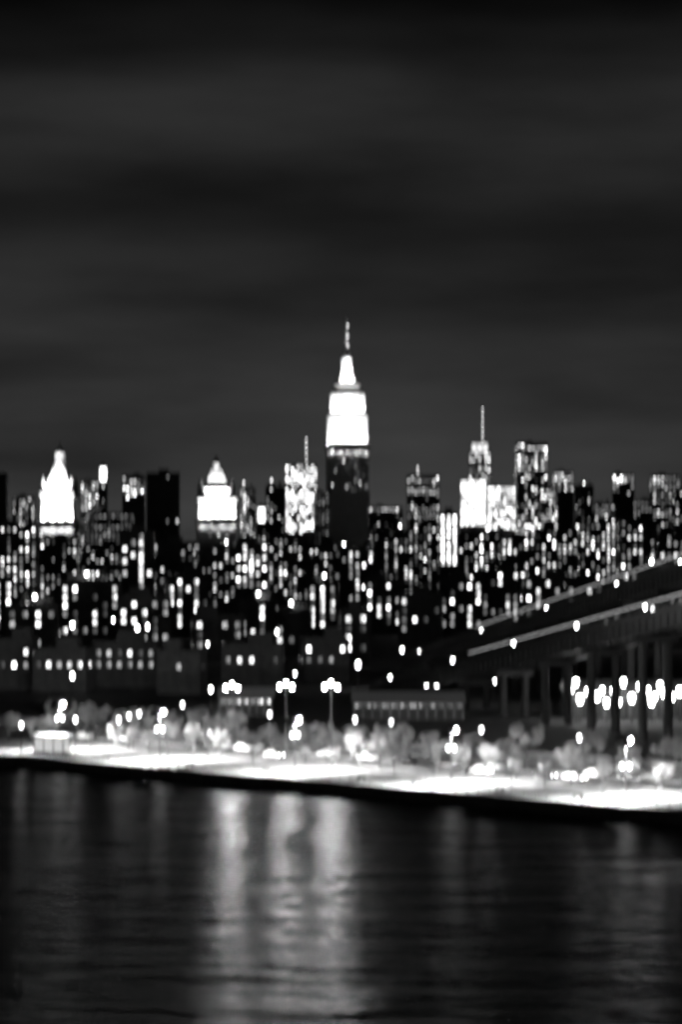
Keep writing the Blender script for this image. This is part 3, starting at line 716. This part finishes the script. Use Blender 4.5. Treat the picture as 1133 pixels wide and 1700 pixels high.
ramp_bridge('bridge_ramp', 'lower steel bridge ramp descending in front of the upper ramp', (61.6,560), (13.5,760), 27.6, 4.8, 9, 110, 6,
            [1072, 958, 853, 752, 648], '{} lamp from the right on the lower ramp')

# ------------------------------------------------------------------ yard shed with its lamps, low sheds
def shed(name, label, x0, x1, ybase, H, D, dep, nbay, lampE=None, winE=None, rz=0.0):
    w = (x1-x0)/F*D; zb = QZ-.1 if D < 600 else GZ
    r = empty(name, Vector((((x0+x1)/2-CX)/F*D, D, zb)), rz); tag(r, label, 'shed')
    b = MB().box(-w/2,w/2,-dep/2,dep/2,-.3,H)
    for i in range(nbay+1): x = -w/2+i*w/nbay; b.box(x-.25,x+.25,-dep/2-.3,-dep/2+.05,0,H-.4)
    b.build('wall', M_conc, r)
    MB().add([(-w/2-.6,-dep/2-.9,H),(w/2+.6,-dep/2-.9,H),(w/2+.6,dep/2+.6,H),(-w/2-.6,dep/2+.6,H),(-w/2-.6,0,H+2.2),(w/2+.6,0,H+2.2)],
             [(0,1,5,4),(2,3,4,5),(0,4,3),(1,2,5),(0,3,2,1)]).build('roof', M_rail, r)
    for i in range(nbay):
        x = -w/2+(i+.5)*w/nbay; bw = w/nbay*.36
        dm = MB().box(x-bw,x+bw,-dep/2-.12,-dep/2+.1,0,H*.62)
        for q in range(5): dm.box(x-bw,x+bw,-dep/2-.17,-dep/2-.12,H*.62*(q+.1)/5,H*.62*(q+.85)/5)
        dm.build('door', M_steel, r)
        if winE:
            for sx in (-.5,.5): link('window', WM[winE], r, (x+sx*bw*1.1,-dep/2-.02,H*.8), 0, (bw*.85,1,H*.2))
    return r
shed('warehouse', 'long warehouse with a row of yard lamps at right', 938, 1185, 1200, 6.2, 650, 16, 12)
yl = [(950,1146),(964,1165),(976,1150),(992,1160),(1008,1170),(1020,1152),(1036,1136),(1050,1163),(1076,1150),(1089,1158),(1104,1154),(1117,1160),(1130,1152)]
yl = sorted(yl + [(957,1136),(984,1170),(1001,1148),(1029,1168),(1062,1142),(1083,1168),(1097,1142),(1111,1170)])
for i, (px, py) in enumerate(yl):
    D = 634 - (3 if i % 2 else 0) - 5*(i % 3); q = at(px, py, D)
    lamp(Vector((q.x, D, GZ)), q.z-.4, E_shed, f'{ords(i)} yard lamp from the left in front of the long warehouse'.replace('first yard lamp from the left', 'leftmost yard lamp'), 'street lamp', 'yard lamps before the warehouse', 'yard_lamp', 'globe', 0, 1.3 + .25*(i % 3))
shed('boat_shed', 'low shed with lit windows behind the trees under the central lamps', 588, 768, 1200, 4.0, 640, 10, 12, winE='dim')
shed('boat_shed', 'low shed with lit windows below the flood masts', 366, 452, 1215, 4.2, 655, 9, 7, winE='mid')

# ------------------------------------------------------------------ glass kiosk at left
p = quay_point(86, 12.0)
kq = empty('glass_kiosk', p, SHR+.5); tag(kq, 'brightly lit glass kiosk on the quay at far left', 'kiosk')
MB().box(-3.4,3.4,-2,2,0,.25).build('plinth', M_conc, kq)
for x in (-3.1,-1.03,1.03,3.1):
    for y in (-1.7,1.7): MB().box(x-.08,x+.08,y-.08,y+.08,.2,3.3).build('post', M_metal, kq)
for i in range(3):
    x0 = -3.02+i*2.07
    MB().box(x0,x0+1.9,-1.72,-1.68,.3,3.1).build('pane', emit('kiosk_glass', .6), kq)
    MB().box(x0,x0+1.9,1.68,1.72,.3,3.1).build('pane', emit('kiosk_glass', .6), kq)
MB().box(-3.9,3.9,-2.5,2.5,3.3,3.65).build('roof', M_metal, kq)
MB().box(-2.8,2.8,-1.4,1.4,3.2,3.29).build('light_panel', E_kiosk, kq)
lamp(quay_point(99, 17.0), at(96, 1196, quay_point(99, 17.0).y).z, E_prom, 'hooded lamp post right behind the glass kiosk', 'lamp post', 'promenade lamps', 'promenade_lamp', 'hood', SHR)

# ------------------------------------------------------------------ trees
def leafy_crown(seed, rx, rz_, n):
    rr = random.Random(seed); b = MB()
    lobes = [(Vector((rr.uniform(-.75,.75)*rx, rr.uniform(-.75,.75)*rx, rr.uniform(-.6,.75)*rz_)), rr.uniform(.14,.38)*rx) for _ in range(19)]
    for _ in range(n):
        c, r = rr.choice(lobes); v = Vector((rr.gauss(0,1), rr.gauss(0,1), rr.gauss(0,1))).normalized()
        q = c + v*r*rr.uniform(.55,1.08); s = rr.uniform(.10,.26)
        u = Vector((rr.gauss(0,1), rr.gauss(0,1), rr.gauss(0,.6))).normalized(); w = u.orthogonal().normalized()
        b.add([q-u*s, q-w*s*.55, q+u*s, q+w*s*.55], [(0,1,2,3)])
    return b.mesh('crown', M_leaf)
def trunk_mesh(seed, h, r, nb=6, spread=1.6):
    rr = random.Random(seed); b = MB(); b.tube((0,0,-.2),(0,0,h*.5),r,r*.8,8); b.tube((0,0,h*.5),(.1,.05,h),r*.8,r*.45,8)
    for i in range(nb):
        a = i*2.4; z0 = h*rr.uniform(.6,.98); e = Vector((math.cos(a)*spread*rr.uniform(.6,1), math.sin(a)*spread*rr.uniform(.6,1), z0+rr.uniform(.8,1.8)))
        b.tube((0,0,z0), e, r*.4, r*.14, 5)
        for k in range(3):
            g = e + Vector((rr.uniform(-.7,.7), rr.uniform(-.7,.7), rr.uniform(.3,1.0))); b.tube(e, g, r*.14, r*.05, 4)
    return b.mesh('trunk', M_bark)
CR = [leafy_crown(i, 2.9+.25*(i % 3), 2.3+.2*(i % 2), 2300) for i in range(5)]
TR = [trunk_mesh(i, 2.9, .19) for i in range(3)]
i = 0; s = -46.0; rt = random.Random(3); tl = []
while s < 205:
    tl.append((s+rt.uniform(-1,1), 50+rt.uniform(-1.5,1.5))); s += 7.2+rt.uniform(-.8,1.6)
vis = [q for q in tl if 0 <= CX+F*sh(*q,0).x/sh(*q,0).y <= 1133]
for (s, t) in tl:
    q = sh(s, t, QZ+.1); px = CX+F*q.x/q.y
    if not (-60 < px < 1200): continue
    r = empty('plane_tree', q, rt.uniform(0, 6.28))
    link('trunk', TR[i % 3], r); k = rt.uniform(.7, 1.25)
    link('crown', CR[i % 5], r, (0,0,4.5*k), rt.uniform(0,6), (k,k,k))
    if (s,t) in vis: lb = f'round leafy tree, {ords(vis.index((s,t)))} from the left in the row behind the riverside road'
    elif px < 0: lb = 'round leafy tree at the left end, cut off by the edge of the view'
    else: lb = 'round leafy tree at the right end, cut off by the edge of the view'
    tag(r, lb, 'tree', 'row of trees behind the riverside road'); i += 1
# street trees on the verge by the lamps
vt = []; s = -48.0
while s < 205:
    if rt.random() < .82: vt.append((s+rt.uniform(-1.2,1.2), 28.6+rt.uniform(-.8,.8)))
    s += 6.6
visv = [q for q in vt if 0 <= CX+F*sh(*q,0).x/sh(*q,0).y <= 1133]
for i, (s, t) in enumerate(vt):
    q = sh(s, t, QZ+.1); px = CX+F*q.x/q.y
    if (s, t) not in visv: continue
    r = empty('street_tree', q, rt.uniform(0, 6.28)); k = rt.uniform(.5, 1.05)
    link('trunk', TR[i % 3], r, scale=(.8,.8,k)); link('crown', CR[(i*3+1) % 5], r, (0,0,4.2*k), rt.uniform(0,6), (k*.85,k*.85,k))
    tag(r, f'lamp-lit leafy tree on the verge in front of the riverside road, {ords(visv.index((s,t)))} from the left', 'tree', 'trees on the verge before the road')
# bare young trees on the paving
BT = [trunk_mesh(20+k, 3.2, .11, 9, 1.3) for k in range(3)]
bare = [150, 345, 420, 560, 655, 850, 905, 1000, 1095]
for i, px in enumerate(bare):
    q = quay_point(px, 21.0+rt.uniform(-1,1)); r = empty('young_tree', q, rt.uniform(0,6)); link('trunk', BT[i % 3], r, (0,0,-.05))
    link('tree_grate', cached('grate', lambda: MB().box(-.8,.8,-.8,.8,.0,.04).mesh('tree_grate', M_metal)), r)
    tag(r, f'bare young tree on the riverside paving, {ords(i)} from the left', 'tree', 'bare young trees on the paving')
# shrubs behind, one planting mass
b = MB(); rr = random.Random(77)
for _ in range(9000):
    s = rr.uniform(-55, 205); t = rr.uniform(58, 64.5); q = sh(s, t, QZ+.2+abs(rr.gauss(0,.8))); sz = rr.uniform(.15,.35)
    u = Vector((rr.gauss(0,1), rr.gauss(0,1), rr.gauss(0,.7))).normalized(); w = u.orthogonal().normalized()
    b.add([q-u*sz, q-w*sz*.6, q+u*sz, q+w*sz*.6], [(0,1,2,3)])
tag(b.build('shrubbery', M_leaf), 'low shrubs along the bank behind the trees', 'shrubs', kind='stuff')

# ------------------------------------------------------------------ benches
def bench(q, rz, label):
    r = empty('bench', q, rz)
    for y in (-.18,0,.18): link('slat', cached('bs', lambda: MB().box(-.95,.95,-.07,.07,.43,.47).mesh('slat', M_bark)), r, (0,y,0))
    for z_ in (.62,.80): link('back_slat', cached('bb', lambda: MB().box(-.95,.95,-.02,.02,-.07,.07).mesh('back_slat', M_bark)), r, (0,.30,z_))
    for x in (-.75,.75): link('leg', cached('bl', lambda: MB().box(-.04,.04,-.25,.25,0,.42).box(-.04,.04,.24,.28,0,.9).mesh('leg', M_metal)), r, (x,0,0))
    tag(r, label, 'bench', 'benches facing the river')
for i, px in enumerate((175, 315, 440, 600, 690, 830, 960)):
    bench(quay_point(px, 7.5), SHR, f'slatted bench facing the river, {ords(i)} from the left')

# ------------------------------------------------------------------ cars
def car_mesh(v):
    prof = [(-2.2,.35),(-2.25,.75),(-2.05,.95),(-1.55,1.0),(-.95,1.45),(.55,1.47),(1.15,1.0),(2.0,.85),(2.22,.65),(2.2,.35)]
    b = MB(); n = len(prof); vs = []
    for y, k in ((-.88,0),(-.80,1),(.80,1),(.88,0)):
        for x, z_ in prof:
            inset = .0
            if z_ > 1.1: yy = math.copysign(.62 if k == 0 else .56, y)
            else: yy = y
            vs.append((x*(1.0 if k else .985), yy, z_ + (.03 if k and z_ > .5 else 0)))
    fs = []
    for a in range(3):
        for i in range(n): j = (i+1) % n; fs.append((a*n+i, a*n+j, (a+1)*n+j, (a+1)*n+i))
    fs += [tuple(range(n-1,-1,-1)), tuple(range(3*n,4*n))]
    b.add(vs, fs, 0, False)
    return b.mesh('body', mat(f'car_paint_{v}', v, .3, .05, 1))
GL = MB().add([(-1.45,-.79,1.04),(1.08,-.79,1.04),(.52,-.65,1.41),(-.92,-.65,1.39)],[(0,1,2,3)]).add([(-1.45,.79,1.04),(1.08,.79,1.04),(.52,.65,1.41),(-.92,.65,1.39)],[(3,2,1,0)]).mesh('side_window', M_glass)
WS = MB().add([(1.16,-.68,1.06),(1.16,.68,1.06),(.60,.50,1.45),(.60,-.50,1.45)],[(0,1,2,3)]).mesh('windscreen', M_glass)
RW = MB().add([(-1.60,-.68,1.06),(-1.60,.68,1.06),(-1.01,.50,1.44),(-1.01,-.50,1.44)],[(3,2,1,0)]).mesh('rear_window', M_glass)
TY = MB(); TY.tube((0,-.1,0),(0,.1,0),.32,.32,14); TY = TY.mesh('tyre', M_rubber)
RM = MB(); RM.tube((0,-.11,0),(0,.11,0),.19,.19,10); RM = RM.mesh('rim', M_rail)
HL = MB().box(-.03,.03,-.16,.16,-.08,.08).mesh('headlight', E_head); HO = MB().box(-.03,.03,-.16,.16,-.08,.08).mesh('headlight', M_rail); TL = MB().box(-.03,.03,-.16,.16,-.08,.08).mesh('tail_light', E_tail)
CB = {}
def car(q, rz, v, label, lit, group):
    r = empty('parked_car' if not lit else 'car', q, rz)
    if v not in CB: CB[v] = car_mesh(v)
    link('body', CB[v], r); link('side_window', GL, r); link('windscreen', WS, r, (.03,0,.02)); link('rear_window', RW, r, (-.03,0,.02))
    for x in (-1.35,1.35):
        for y in (-.80,.80):
            w_ = link('wheel', TY, r, (x,y,.32)); link('rim', RM, w_)
    for y in (-.6,.6):
        link('headlight', HL if lit else HO, r, (2.2,y,.68)); link('tail_light', TL, r, (-2.24,y,.8))
    tag(r, label, 'car', group)
cl = {.75:'white', .4:'silver', .03:'black', .12:'dark grey'}
vals = [.75,.4,.03,.4,.75,.12,.4,.75,.03,.4,.75,.12]
n_ = {}
for i, (px, v) in enumerate(zip((140, 205, 322, 372, 405, 438, 545, 610, 675, 820, 990, 1085), vals)):
    car(quay_point(px, 43.2)-Vector((0,0,.02)), SHR, v, f'{cl[v]} car parked by the trees, {ords(i)} parked car from the left', False, 'cars parked along the riverside road')
for i, (px, v) in enumerate(zip((455, 800, 905, 955), (.4,.75,.03,.75))):
    car(quay_point(px, 34.8)-Vector((0,0,.02)), SHR, v, f'{cl[v]} car driving right along the riverside road with headlights on, {ords(i)} from the left', True, 'cars driving on the riverside road')
